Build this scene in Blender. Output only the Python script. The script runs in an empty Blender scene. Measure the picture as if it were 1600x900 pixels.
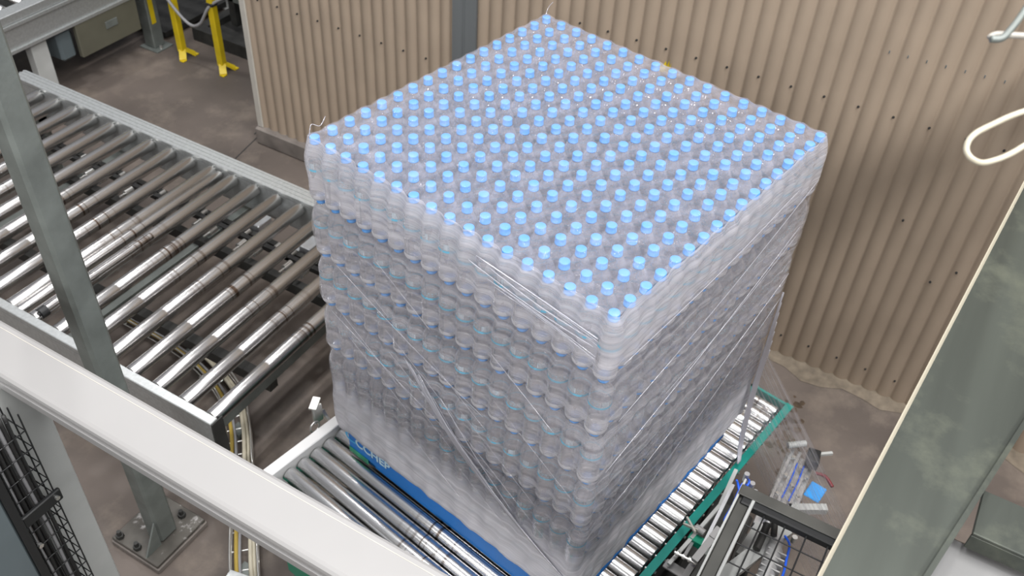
import bpy, math, random
from mathutils import Vector, Matrix
random.seed(7)
R = math.radians
sc = bpy.context.scene
COL = sc.collection

# ------------------------------------------------------------------ camera, light, exposure
cam_d = bpy.data.cameras.new('camera'); cam = bpy.data.objects.new('camera', cam_d); COL.objects.link(cam)
cam_d.sensor_width = 36; cam_d.lens = 1478.5/1600*36
rx = Vector((0.50601648, -0.86121415, 0.0475132)); dn = Vector((-0.56263319, -0.37133131, -0.73861827)); fw = Vector((0.65375164, 0.34702052, -0.67244743))
m = Matrix.Identity(4)
for i in range(3):
    m[i][0] = rx[i]; m[i][1] = -dn[i]; m[i][2] = -fw[i]
m.translation = (-1.51618806, -0.53377363, 3.55434679)
cam.matrix_world = m
cam_d.dof.use_dof = True; cam_d.dof.focus_distance = 2.45; cam_d.dof.aperture_fstop = 5.6
sc.camera = cam

sc.view_settings.view_transform = 'Standard'; sc.view_settings.look = 'None'
sc.view_settings.gamma = 1; sc.view_settings.use_curve_mapping = False
sc.view_settings.exposure = 0.18
sc.cycles.transparent_max_bounces = 48
sc.cycles.max_bounces = 12; sc.cycles.diffuse_bounces = 7; sc.cycles.glossy_bounces = 4
sc.cycles.sample_clamp_indirect = 6; sc.cycles.caustics_reflective = False; sc.cycles.caustics_refractive = False

w = bpy.data.worlds.new('hall_light'); sc.world = w; w.use_nodes = True
nt = w.node_tree; bg = nt.nodes['Background']
tc = nt.nodes.new('ShaderNodeTexCoord'); sp = nt.nodes.new('ShaderNodeSeparateXYZ'); cr = nt.nodes.new('ShaderNodeValToRGB')
nt.links.new(tc.outputs['Generated'], sp.inputs[0]); nt.links.new(sp.outputs['Z'], cr.inputs[0]); nt.links.new(cr.outputs[0], bg.inputs[0])
cr.color_ramp.elements[0].position = 0.0; cr.color_ramp.elements[0].color = (.26, .25, .24, 1)
cr.color_ramp.elements[1].position = 0.75; cr.color_ramp.elements[1].color = (.62, .63, .68, 1)
bg.inputs[1].default_value = 0.6
for k, (x, y, z, e, sx, sy) in enumerate([(.2, .3, 8.6, 150, 2.4, .25), (1.3, -.9, 8.6, 150, 2.4, .25), (.3, -2.4, 7.6, 190, 2.4, 1.0), (.8, 3.0, 8.6, 170, 2.4, .2), (2.6, 5.3, 6.2, 75, .3, .3)]):  # overhead strips; the third lamp is added to brighten the wall at right
    l = bpy.data.lights.new('strip_and_fill_lamp', 'AREA'); l.shape = 'RECTANGLE'; l.size = sx; l.size_y = sy; l.energy = e; l.color = (1, .985, .97)
    o = bpy.data.objects.new('strip_and_fill_lamp', l); o.location = (x, y, z); COL.objects.link(o)

for (x, y, z, e, sx, sy, tx, ty, tz) in [(-5.4, 2.8, 5.4, 190, 3.4, 1.2, .4, .6, 1.2), (-5.6, -2.8, 5.8, 85, 2.4, .07, .4, .4, 1.8), (-5.0, -.4, 6.2, 85, 2.4, .07, .4, .4, 1.8), (-1.8, -4.8, 7.6, 380, 3.6, 1.6, .6, .3, 1.2)]:  # fill lamps added on the camera side, narrow pair for bottle glints
    l = bpy.data.lights.new('fill_lamp', 'AREA'); l.shape = 'RECTANGLE'; l.size = sx; l.size_y = sy; l.energy = e; l.color = (1, .985, .97)
    o = bpy.data.objects.new('fill_lamp', l); o.location = (x, y, z); COL.objects.link(o)
    o.rotation_euler = (Vector((tx, ty, tz))-Vector((x, y, z))).to_track_quat('-Z', 'Y').to_euler()

# ------------------------------------------------------------------ materials
def mat(name, col, rough=.5, metal=0, spec=.5, noise=None, bump=None, streak=None, dirt=None):
    """noise=(scale, amount) brightness mottling; bump=(scale, strength); dirt=(scale, colour, lo, hi)"""
    M = bpy.data.materials.new(name); M.use_nodes = True; n = M.node_tree.nodes; L = M.node_tree.links
    b = n['Principled BSDF']; b.inputs['Base Color'].default_value = (*col, 1); b.inputs['Roughness'].default_value = rough
    b.inputs['Metallic'].default_value = metal; b.inputs['Specular IOR Level'].default_value = spec
    tc = n.new('ShaderNodeTexCoord'); last = None
    if noise or dirt:
        rgb = n.new('ShaderNodeRGB'); rgb.outputs[0].default_value = (*col, 1); last = rgb.outputs[0]
    if noise:
        t = n.new('ShaderNodeTexNoise'); t.inputs['Scale'].default_value = noise[0]; t.inputs['Detail'].default_value = 6
        if streak:
            mp = n.new('ShaderNodeMapping'); mp.inputs['Scale'].default_value = streak; L.new(tc.outputs['Object'], mp.inputs[0]); L.new(mp.outputs[0], t.inputs['Vector'])
        else: L.new(tc.outputs['Object'], t.inputs['Vector'])
        r = n.new('ShaderNodeMapRange'); r.inputs['From Min'].default_value = .3; r.inputs['From Max'].default_value = .7
        r.inputs['To Min'].default_value = 1-noise[1]; r.inputs['To Max'].default_value = 1+noise[1]*.6; L.new(t.outputs[0], r.inputs[0])
        mx = n.new('ShaderNodeVectorMath'); mx.operation = 'SCALE'; L.new(last, mx.inputs[0]); L.new(r.outputs[0], mx.inputs['Scale']); last = mx.outputs[0]
    if dirt:
        t = n.new('ShaderNodeTexNoise'); t.inputs['Scale'].default_value = dirt[0]; t.inputs['Detail'].default_value = 8; t.inputs['Roughness'].default_value = .65
        L.new(tc.outputs['Object'], t.inputs['Vector'])
        r = n.new('ShaderNodeMapRange'); r.inputs['From Min'].default_value = dirt[2]; r.inputs['From Max'].default_value = dirt[3]; L.new(t.outputs[0], r.inputs[0])
        mx = n.new('ShaderNodeMix'); mx.data_type = 'RGBA'; L.new(r.outputs[0], mx.inputs['Factor']); L.new(last, mx.inputs['A']); mx.inputs['B'].default_value = (*dirt[1], 1); last = mx.outputs['Result']
    if last is not None: L.new(last, b.inputs['Base Color'])
    if bump:
        t = n.new('ShaderNodeTexNoise'); t.inputs['Scale'].default_value = bump[0]; t.inputs['Detail'].default_value = 5
        L.new(tc.outputs['Object'], t.inputs['Vector']); bp = n.new('ShaderNodeBump'); bp.inputs['Strength'].default_value = bump[1]; bp.inputs['Distance'].default_value = .01
        L.new(t.outputs[0], bp.inputs['Height']); L.new(bp.outputs[0], b.inputs['Normal'])
    return M

def roller_mat(name, col, axis):
    """brushed steel tube: fine rings round the axis plus a few brown wear rings near the middle"""
    M = mat(name, col, .24, 1); n = M.node_tree.nodes; L = M.node_tree.links; b = n['Principled BSDF']
    tc = n.new('ShaderNodeTexCoord'); mp = n.new('ShaderNodeMapping'); sc_ = [.2, .2, .2]; sc_[axis] = 45; mp.inputs['Scale'].default_value = sc_
    oi = n.new('ShaderNodeObjectInfo')
    va = n.new('ShaderNodeVectorMath'); va.operation = 'ADD'; L.new(tc.outputs['Object'], va.inputs[0]); L.new(oi.outputs['Random'], va.inputs[1])
    L.new(va.outputs[0], mp.inputs[0]); t = n.new('ShaderNodeTexNoise'); t.inputs['Scale'].default_value = 1; t.inputs['Detail'].default_value = 5; L.new(mp.outputs[0], t.inputs['Vector'])
    r = n.new('ShaderNodeMapRange'); r.inputs['From Min'].default_value = .35; r.inputs['From Max'].default_value = .75; r.inputs['To Min'].default_value = .27; r.inputs['To Max'].default_value = .27
    L.new(t.outputs[0], r.inputs[0]); L.new(r.outputs[0], b.inputs['Roughness'])
    # wear rings
    sx = n.new('ShaderNodeSeparateXYZ'); L.new(tc.outputs['Object'], sx.inputs[0])
    d = n.new('ShaderNodeMath'); d.operation = 'ABSOLUTE'; L.new(sx.outputs[axis], d.inputs[0])
    g = n.new('ShaderNodeMapRange'); g.inputs['From Min'].default_value = .03; g.inputs['From Max'].default_value = .16; g.inputs['To Min'].default_value = 1; g.inputs['To Max'].default_value = 0; L.new(d.outputs[0], g.inputs[0])
    r2 = n.new('ShaderNodeMapRange'); r2.inputs['From Min'].default_value = .53; r2.inputs['From Max'].default_value = .62; L.new(t.outputs[0], r2.inputs[0])
    mu = n.new('ShaderNodeMath'); mu.operation = 'MULTIPLY'; L.new(g.outputs[0], mu.inputs[0]); L.new(r2.outputs[0], mu.inputs[1])
    mx = n.new('ShaderNodeMix'); mx.data_type = 'RGBA'; L.new(mu.outputs[0], mx.inputs['Factor']); mx.inputs['A'].default_value = (*col, 1); mx.inputs['B'].default_value = (.16, .11, .08, 1)
    L.new(mx.outputs['Result'], b.inputs['Base Color'])
    return M

M_roll = roller_mat('roller_steel', (.54, .53, .52), 0)
M_rollt = roller_mat('turntable_roller_steel', (.74, .74, .74), 1)
M_rail = mat('zinc_rail', (.50, .52, .52), .42, .75, noise=(60, .12))
M_galv = mat('galvanised_steel', (.185, .205, .193), .5, .35, noise=(9, .25), bump=(80, .08))
M_galv2 = mat('galvanised_beam', (.062, .070, .060), .42, .4, noise=(1.2, .3), streak=(.5, 9, 1), dirt=(6, (.12, .13, .10), .52, .8))
M_white = mat('white_powder_coat', (.265, .26, .257), .38, 0, noise=(4, .03))
M_pale = mat('pale_grey_paint', (.42, .43, .42), .45, 0, noise=(6, .08))
M_bluegrey = mat('blue_grey_paint', (.10, .125, .135), .4, 0, noise=(4, .12))
M_black = mat('black_steel', (.018, .019, .02), .45, .2)
M_dark = mat('dark_machine', (.035, .035, .033), .6, .2, noise=(12, .4))
M_teal = mat('teal_paint', (.0, .21, .175), .42, 0, noise=(15, .15))
M_green = mat('green_paint', (.0, .22, .13), .42, 0)
M_alu = mat('aluminium', (.62, .63, .65), .35, .8, noise=(30, .1))
M_bolt = mat('zinc_bolt', (.75, .75, .73), .3, .9)
M_yellow = mat('yellow_paint', (.62, .46, .01), .45, 0, noise=(9, .12))
M_rubber = mat('black_rubber', (.02, .02, .02), .6)
M_cablebeige = mat('beige_cable', (.50, .46, .36), .5)
M_cablegrey = mat('grey_cable', (.25, .25, .26), .5)
M_cableyel = mat('yellow_cable', (.42, .30, .06), .5)
M_bluehose = mat('blue_hose', (.02, .12, .75), .3)
M_bluetag = mat('blue_plastic', (.03, .30, .75), .45)
M_red = mat('red_plastic', (.16, .02, .025), .5)
M_pallet = mat('blue_pallet_plastic', (.01, .17, .55), .45, 0, noise=(7, .15))
M_letter = mat('white_print', (.55, .75, .85), .5)
M_cyan = mat('cyan_print', (.05, .40, .75), .5)
M_grtape = mat('green_edge_plastic', (.03, .26, .14), .5, noise=(30, .4))
M_motor = mat('cast_motor_housing', (.50, .50, .50), .5, .4, noise=(14, .2))
M_motordark = mat('weathered_dark_steel', (.085, .085, .078), .45, .4, noise=(7, .25))
M_plate = mat('scraped_base_plate', (.09, .083, .073), .5, .3, noise=(12, .3), dirt=(11, (.42, .41, .40), .60, .68))
M_railw = mat('bright_rail_paint', (.62, .62, .62), .45, 0)
M_box = mat('khaki_grey_panel', (.10, .097, .072), .5, noise=(8, .1))
M_floor = mat('stained_concrete', (.108, .088, .076), .62, 0, noise=(1.6, .32), dirt=(2.6, (.185, .152, .125), .5, .72), bump=(30, .12))
M_curb = mat('curb_concrete', (.17, .15, .135), .7, 0, noise=(9, .3))
M_wall = mat('beige_cladding', (.305, .243, .185), .5, .0, noise=(5, .07))
M_trimw = mat('pale_edge_trim', (.42, .40, .36), .45, 0, noise=(8, .1))
M_greytrim = mat('grey_flashing', (.115, .125, .13), .45, 0, noise=(30, .08), streak=(1, 1, .02))
M_sand = mat('sandy_joint', (.17, .14, .105), .8, 0, noise=(20, .3))
M_stain = mat('brown_floor_stain', (.075, .05, .03), .8, 0, noise=(25, .5))
M_cap = mat('blue_cap_plastic', (.09, .32, .74), .38, 0, spec=.5)
M_cap.node_tree.nodes['Principled BSDF'].inputs['Subsurface Weight'].default_value = .0

def clear_mat(name, tint, haze, gloss_r, edge, hazecol):
    M = bpy.data.materials.new(name); M.use_nodes = True; n = M.node_tree.nodes; L = M.node_tree.links; n.remove(n['Principled BSDF']); out = n['Material Output']
    tr = n.new('ShaderNodeBsdfTransparent'); tr.inputs[0].default_value = (*tint, 1)
    df = n.new('ShaderNodeBsdfDiffuse'); df.inputs[0].default_value = (*hazecol, 1); tl = n.new('ShaderNodeBsdfTranslucent'); tl.inputs[0].default_value = (*hazecol, 1)
    m0 = n.new('ShaderNodeMixShader'); m0.inputs[0].default_value = .5; L.new(df.outputs[0], m0.inputs[1]); L.new(tl.outputs[0], m0.inputs[2])
    m1 = n.new('ShaderNodeMixShader'); L.new(tr.outputs[0], m1.inputs[1]); L.new(m0.outputs[0], m1.inputs[2])
    lw = n.new('ShaderNodeLayerWeight'); lw.inputs[0].default_value = .35
    r = n.new('ShaderNodeMapRange'); r.inputs['From Min'].default_value = 0; r.inputs['From Max'].default_value = 1; r.inputs['To Min'].default_value = haze; r.inputs['To Max'].default_value = min(1, haze+edge*.5)
    L.new(lw.outputs['Facing'], r.inputs[0]); L.new(r.outputs[0], m1.inputs[0])
    gl = n.new('ShaderNodeBsdfGlossy'); gl.inputs['Roughness'].default_value = gloss_r; gl.inputs[0].default_value = (.95, .95, 1, 1)
    m2 = n.new('ShaderNodeMixShader'); r2 = n.new('ShaderNodeMapRange'); r2.inputs['To Min'].default_value = .10; r2.inputs['To Max'].default_value = edge
    L.new(lw.outputs['Facing'], r2.inputs[0]); L.new(r2.outputs[0], m2.inputs[0]); L.new(m1.outputs[0], m2.inputs[1]); L.new(gl.outputs[0], m2.inputs[2]); L.new(m2.outputs[0], out.inputs[0])
    return M
M_pet = clear_mat('clear_bottle_plastic', (1, 1, 1), .13, .05, .55, (.93, .925, .99))
M_petbase = clear_mat('frosted_bottle_base', (1, 1, 1), .62, .2, .3, (.97, .96, .99))
M_petlow = clear_mat('clear_bottle_plastic_massed', (1, 1, 1), .30, .2, .3, (.97, .96, .99))

def label_mat():
    M = bpy.data.materials.new('printed_clear_label'); M.use_nodes = True; n = M.node_tree.nodes; L = M.node_tree.links; n.remove(n['Principled BSDF']); out = n['Material Output']
    tc = n.new('ShaderNodeTexCoord'); s = n.new('ShaderNodeSeparateXYZ'); L.new(tc.outputs['Object'], s.inputs[0])
    def mr(src, a, b, c=0, d=1):
        r = n.new('ShaderNodeMapRange'); r.inputs['From Min'].default_value = a; r.inputs['From Max'].default_value = b; r.inputs['To Min'].default_value = c; r.inputs['To Max'].default_value = d; L.new(src, r.inputs[0]); return r.outputs[0]
    def op(o, a, b=None):
        q = n.new('ShaderNodeMath'); q.operation = o
        for i, v in enumerate((a, b)):
            if v is None: continue
            if isinstance(v, float): q.inputs[i].default_value = v
            else: L.new(v, q.inputs[i])
        return q.outputs[0]
    ang = op('ARCTAN2', s.outputs[1], s.outputs[0])
    z = s.outputs[2]
    ring = op('LESS_THAN', z, .1115)                         # blue lower band of the label
    inbar = op('MULTIPLY', op('LESS_THAN', op('ABSOLUTE', ang), .33), op('MULTIPLY', op('GREATER_THAN', z, .114), op('LESS_THAN', z, .132)))
    bars = op('GREATER_THAN', op('SINE', op('MULTIPLY', ang, 95.0)), .0)
    nz = n.new('ShaderNodeTexNoise'); nz.inputs['Scale'].default_value = 170; L.new(tc.outputs['Object'], nz.inputs['Vector'])
    txt = op('MULTIPLY', op('GREATER_THAN', nz.outputs[0], .58), op('GREATER_THAN', op('SINE', op('MULTIPLY', z, 900.0)), .1))
    txt = op('MULTIPLY', txt, op('GREATER_THAN', op('ABSOLUTE', ang), .45))
    bl = n.new('ShaderNodeMix'); bl.data_type = 'RGBA'; bl.inputs['A'].default_value = (.72, .78, .82, 1); bl.inputs['B'].default_value = (.12, .15, .22, 1)
    L.new(op('MULTIPLY', inbar, bars), bl.inputs['Factor'])
    b2 = n.new('ShaderNodeMix'); b2.data_type = 'RGBA'; L.new(bl.outputs['Result'], b2.inputs['A']); b2.inputs['B'].default_value = (.16, .47, .66, 1); L.new(op('MAXIMUM', ring, op('MULTIPLY', txt, .6)), b2.inputs['Factor'])
    fac = op('MAXIMUM', op('MAXIMUM', op('MULTIPLY', ring, .85), op('MULTIPLY', inbar, .9)), op('MULTIPLY', txt, .6))
    fac = op('MAXIMUM', fac, .10)
    p = n.new('ShaderNodeBsdfDiffuse'); L.new(b2.outputs['Result'], p.inputs[0]); tr = n.new('ShaderNodeBsdfTransparent')
    mx = n.new('ShaderNodeMixShader'); L.new(fac, mx.inputs[0]); L.new(tr.outputs[0], mx.inputs[1]); L.new(p.outputs[0], mx.inputs[2]); L.new(mx.outputs[0], out.inputs[0])
    return M
M_label = label_mat()

def film_mat(name, kind):
    """stretch film: haze grows with the number of wraps; UV = metres round the load, metres above its foot"""
    M = bpy.data.materials.new(name); M.use_nodes = True; n = M.node_tree.nodes; L = M.node_tree.links; n.remove(n['Principled BSDF']); out = n['Material Output']
    uv = n.new('ShaderNodeTexCoord'); mp = n.new('ShaderNodeMapping'); mp.inputs['Rotation'].default_value = (0, 0, R({'side': 8, 'top': 25, 'web': 4}[kind])); mp.inputs['Scale'].default_value = {'side': (.5, 22, 1), 'top': (7, 11, 1), 'web': (.8, 26, 1)}[kind]
    L.new(uv.outputs['UV'], mp.inputs[0])
    t = n.new('ShaderNodeTexNoise'); t.inputs['Scale'].default_value = 2.4; t.inputs['Detail'].default_value = 9; t.inputs['Roughness'].default_value = .62; t.inputs['Distortion'].default_value = .05; L.new(mp.outputs[0], t.inputs['Vector'])
    s = n.new('ShaderNodeSeparateXYZ'); L.new(uv.outputs['UV'], s.inputs[0])
    ramp = n.new('ShaderNodeValToRGB')
    if kind == 'side':
        e = ramp.color_ramp.elements; e[0].position = 0; e[0].color = (.84,)*3+(1,); e[1].position = 1; e[1].color = (.22,)*3+(1,)
        for p_, c_ in ((.15, .70), (.21, .12), (.81, .08), (.84, .34), (.975, .26)): q = e.new(p_); q.color = (c_,)*3+(1,)
        mz = n.new('ShaderNodeMapRange'); mz.inputs['From Min'].default_value = 0; mz.inputs['From Max'].default_value = 1.30
        # wavy edge of each wrap
        wv = n.new('ShaderNodeMath'); wv.operation = 'MULTIPLY_ADD'; L.new(t.outputs[0], wv.inputs[0]); wv.inputs[1].default_value = .10; L.new(s.outputs[1], wv.inputs[2])
        ad = n.new('ShaderNodeMath'); ad.operation = 'SUBTRACT'; L.new(wv.outputs[0], ad.inputs[0]); ad.inputs[1].default_value = .05
        L.new(ad.outputs[0], mz.inputs[0]); L.new(mz.outputs[0], ramp.inputs[0]); base = ramp.outputs[0]
    else:
        v = n.new('ShaderNodeValue'); v.outputs[0].default_value = {'top': .11, 'web': .14}[kind]; base = v.outputs[0]
    st = n.new('ShaderNodeMapRange'); st.inputs['From Min'].default_value = .38; st.inputs['From Max'].default_value = .68
    st.inputs['To Min'].default_value = {'side': -.10, 'top': -.05, 'web': -.10}[kind]; st.inputs['To Max'].default_value = {'side': .30, 'top': .10, 'web': .34}[kind]; L.new(t.outputs[0], st.inputs[0])
    hz = n.new('ShaderNodeMath'); hz.operation = 'ADD'; hz.use_clamp = True; L.new(base, hz.inputs[0]); L.new(st.outputs[0], hz.inputs[1])
    bp = n.new('ShaderNodeBump'); bp.inputs['Strength'].default_value = {'side': .3, 'top': .5, 'web': .4}[kind]; bp.inputs['Distance'].default_value = .01; L.new(t.outputs[0], bp.inputs['Height'])
    df = n.new('ShaderNodeBsdfDiffuse'); df.inputs[0].default_value = (.95, .935, .99, 1); tl = n.new('ShaderNodeBsdfTranslucent'); tl.inputs[0].default_value = (.95, .935, .99, 1)
    L.new(bp.outputs[0], df.inputs['Normal'])
    if kind == 'top':
        df.inputs[0].default_value = (.86, .855, 1, 1); tl.inputs[0].default_value = (.86, .855, 1, 1)
    m0 = n.new('ShaderNodeMixShader'); m0.inputs[0].default_value = .35; L.new(df.outputs[0], m0.inputs[1]); L.new(tl.outputs[0], m0.inputs[2])
    tr = n.new('ShaderNodeBsdfTransparent'); tr.inputs[0].default_value = (1, 1, 1, 1)
    m1 = n.new('ShaderNodeMixShader'); L.new(hz.outputs[0], m1.inputs[0]); L.new(tr.outputs[0], m1.inputs[1]); L.new(m0.outputs[0], m1.inputs[2])
    gl = n.new('ShaderNodeBsdfGlossy'); gl.inputs['Roughness'].default_value = .16; L.new(bp.outputs[0], gl.inputs['Normal'])
    lw = n.new('ShaderNodeLayerWeight'); lw.inputs[0].default_value = .4; L.new(bp.outputs[0], lw.inputs['Normal'])
    r2 = n.new('ShaderNodeMapRange'); r2.inputs['To Min'].default_value = .06; r2.inputs['To Max'].default_value = .28; L.new(lw.outputs['Fresnel'], r2.inputs[0])
    m2 = n.new('ShaderNodeMixShader'); L.new(r2.outputs[0], m2.inputs[0]); L.new(m1.outputs[0], m2.inputs[1]); L.new(gl.outputs[0], m2.inputs[2]); L.new(m2.outputs[0], out.inputs[0])
    return M
M_film = film_mat('stretch_film_wrapped', 'side'); M_filmtop = film_mat('stretch_film_top', 'top'); M_web = film_mat('stretch_film_web', 'web')

# ------------------------------------------------------------------ mesh helpers
class MB:
    def __init__(s): s.v = []; s.f = []; s.mi = []; s.cur = 0; s.sm = []; s.smooth = False
    def add(s, vs, fs, smooth=None):
        o = len(s.v); s.v += [tuple(p) for p in vs]; s.f += [tuple(i+o for i in f) for f in fs]; s.mi += [s.cur]*len(fs); s.sm += [s.smooth if smooth is None else smooth]*len(fs)
    def box(s, a, b, bev=0, rot=0, piv=None):
        x0, x1 = sorted((a[0], b[0])); y0, y1 = sorted((a[1], b[1])); z0, z1 = sorted((a[2], b[2]))
        if bev <= 0:
            vs = [(x, y, z) for x in (x0, x1) for y in (y0, y1) for z in (z0, z1)]
            fs = [(0, 1, 3, 2), (4, 6, 7, 5), (0, 4, 5, 1), (2, 3, 7, 6), (0, 2, 6, 4), (1, 5, 7, 3)]
        else:
            e = min(bev, (x1-x0)*.45, (y1-y0)*.45, (z1-z0)*.45); vs = []; idx = {}
            for ax in range(3):
                for sx in (0, 1):
                    for sy in (0, 1):
                        for sz in (0, 1):
                            c = [(x0, x1)[sx], (y0, y1)[sy], (z0, z1)[sz]]; sg = [(1, -1)[sx], (1, -1)[sy], (1, -1)[sz]]
                            for k in range(3):
                                if k != ax: c[k] += sg[k]*e
                            idx[(ax, sx, sy, sz)] = len(vs); vs.append(tuple(c))
            fs = []
            for ax in range(3):
                u, v = [k for k in range(3) if k != ax]
                for sd in (0, 1):
                    q = []
                    for (p, r_) in ((0, 0), (1, 0), (1, 1), (0, 1)):
                        t = [0, 0, 0]; t[ax] = sd; t[u] = p; t[v] = r_; q.append(idx[(ax, *t)])
                    fs.append(tuple(q))
            for ax in range(3):           # edges along ax
                u, v = [k for k in range(3) if k != ax]
                for p in (0, 1):
                    for r_ in (0, 1):
                        t0 = [0, 0, 0]; t0[u] = p; t0[v] = r_; t1 = list(t0); t1[ax] = 1
                        fs.append((idx[(u, *t0)], idx[(v, *t0)], idx[(v, *t1)], idx[(u, *t1)]))
            for sx in (0, 1):
                for sy in (0, 1):
                    for sz in (0, 1): fs.append(tuple(idx[(k, sx, sy, sz)] for k in range(3)))
        if rot:
            cx, cy = piv or ((x0+x1)/2, (y0+y1)/2); c_, s_ = math.cos(rot), math.sin(rot)
            vs = [(cx+(x-cx)*c_-(y-cy)*s_, cy+(x-cx)*s_+(y-cy)*c_, z) for x, y, z in vs]
        s.add(vs, fs, False)
    def beam(s, p, q, w_, h_, up=(0, 0, 1)):
        p = Vector(p); q = Vector(q); d = (q-p).normalized(); u = Vector(up)
        if abs(d.dot(u)) > .98: u = Vector((1, 0, 0))
        sd = d.cross(u).normalized(); u = sd.cross(d).normalized()
        vs = []
        for c in (p, q):
            for a, b in ((-1, -1), (1, -1), (1, 1), (-1, 1)): vs.append(c+sd*a*w_/2+u*b*h_/2)
        s.add(vs, [(3, 2, 1, 0), (4, 5, 6, 7), (0, 1, 5, 4), (1, 2, 6, 5), (2, 3, 7, 6), (3, 0, 4, 7)], False)
    def cyl(s, p, q, r, n=16, r2=None, caps=True):
        p = Vector(p); q = Vector(q); d = (q-p).normalized(); u = Vector((0, 0, 1)) if abs(d.z) < .9 else Vector((1, 0, 0)); a = d.cross(u).normalized(); b = d.cross(a); r2 = r if r2 is None else r2
        vs = [c+(a*math.cos(2*math.pi*i/n)+b*math.sin(2*math.pi*i/n))*rr for c, rr in ((p, r), (q, r2)) for i in range(n)]
        s.add(vs, [(i, (i+1) % n, n+(i+1) % n, n+i) for i in range(n)], True)
        if caps: s.add(vs[:n], [tuple(range(n))[::-1]], False); s.add(vs[n:], [tuple(range(n))], False)
    def lathe(s, prof, n=24, o=(0, 0, 0), axis='z', mod=None, close=True):
        vs = []
        for k, (r, z) in enumerate(prof):
            for i in range(n):
                rr = r*(mod(k, i) if mod else 1); a = 2*math.pi*i/n; c_, s_ = rr*math.cos(a), rr*math.sin(a)
                vs.append({'z': (c_, s_, z), 'x': (z, c_, s_), 'y': (s_, z, c_)}[axis])
        vs = [(x+o[0], y+o[1], z+o[2]) for x, y, z in vs]
        fs = [(k*n+i, k*n+(i+1) % n, (k+1)*n+(i+1) % n, (k+1)*n+i) for k in range(len(prof)-1) for i in range(n)]
        if close: fs += [tuple(range(n))[::-1], tuple((len(prof)-1)*n+i for i in range(n))]
        s.add(vs, fs, True)
    def tube(s, pts, r, n=8, smooth_pts=True):
        P = [Vector(p) for p in pts]
        if smooth_pts and len(P) > 2:
            Q = []
            for i in range(len(P)-1):
                p0 = P[max(i-1, 0)]; p1 = P[i]; p2 = P[i+1]; p3 = P[min(i+2, len(P)-1)]
                for k in range(6):
                    t = k/6; Q.append(.5*((2*p1)+(-p0+p2)*t+(2*p0-5*p1+4*p2-p3)*t*t+(-p0+3*p1-3*p2+p3)*t**3))
            P = Q+[P[-1]]
        vs = []; ref = Vector((0, 0, 1))
        for i, p in enumerate(P):
            d = (P[min(i+1, len(P)-1)]-P[max(i-1, 0)]).normalized(); a = d.cross(ref)
            if a.length < .05: a = d.cross(Vector((1, 0, 0)))
            a.normalize(); b = d.cross(a).normalized()
            vs += [p+(a*math.cos(2*math.pi*k/n)+b*math.sin(2*math.pi*k/n))*r for k in range(n)]
        fs = [(i*n+k, i*n+(k+1) % n, (i+1)*n+(k+1) % n, (i+1)*n+k) for i in range(len(P)-1) for k in range(n)]
        fs += [tuple(range(n))[::-1], tuple((len(P)-1)*n+k for k in range(n))]
        s.add(vs, fs, True)
    def mesh(s, name, mats):
        me = bpy.data.meshes.new(name); me.from_pydata(s.v, [], s.f)
        for m_ in (mats if isinstance(mats, (list, tuple)) else [mats]): me.materials.append(m_)
        me.polygons.foreach_set('use_smooth', s.sm); me.polygons.foreach_set('material_index', s.mi); me.update(); return me
    def build(s, name, mats, parent=None, loc=(0, 0, 0), rz=0):
        o = bpy.data.objects.new(name, s.mesh(name, mats)); COL.objects.link(o); o.parent = parent; o.location = loc; o.rotation_euler = (0, 0, rz); return o
    def center(s, world=True):
        xs, ys, zs = zip(*s.v); return ((min(xs)+max(xs))/2, (min(ys)+max(ys))/2, min(zs))

def shift(mb, c):
    mb.v = [(x-c[0], y-c[1], z-c[2]) for x, y, z in mb.v]
def tag(o, label=None, cat=None, group=None, kind=None):
    if label: o['label'] = label
    if cat: o['category'] = cat
    if group: o['group'] = group
    if kind: o['kind'] = kind
    return o
def thing(name, label, cat, loc=(0, 0, 0), rz=0, group=None):
    o = bpy.data.objects.new(name, None); COL.objects.link(o); o.location = loc; o.rotation_euler = (0, 0, rz); o.empty_display_size = .1
    return tag(o, label, cat, group)
class Part:
    """collects shapes in room coordinates, links them as one child mesh (coordinates relative to the thing's origin)"""
    def __init__(s, root, name, mats): s.root = root; s.name = name; s.mats = mats; s.mb = MB()
    def __enter__(s): return s.mb
    def __exit__(s, *a):
        o = s.root.location if s.root else (0, 0, 0); p = s.root
        loc = Vector((0, 0, 0)); q = p
        while q is not None: loc += q.location; q = q.parent
        shift(s.mb, loc); s.obj = s.mb.build(s.name, s.mats, p)
def solo(name, mats, label, cat, fn, group=None):
    mb = MB(); fn(mb); c = mb.center(); shift(mb, c); o = mb.build(name, mats, None, c); return tag(o, label, cat, group)
def struct(name, mats, fn):
    mb = MB(); fn(mb); o = mb.build(name, mats); o['kind'] = 'structure'; return o

# ------------------------------------------------------------------ the hall: floor and corrugated wall
WX = 2.29
def floor_fn(mb):
    mb.box((-3.2, -4, -.1), (7.5, 9, 0))
floor = struct('floor', M_floor, floor_fn)
def joint(mb):
    mb.beam((1.45, 3.30, .0005), (2.28, 3.46, .0005), .008, .002); mb.beam((2.3, 3.5, .0005), (4.2, 3.8, .0005), .008, .002)
struct('trim_1', M_rubber, joint)['label'] = 'dark joint line in concrete floor'

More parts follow.
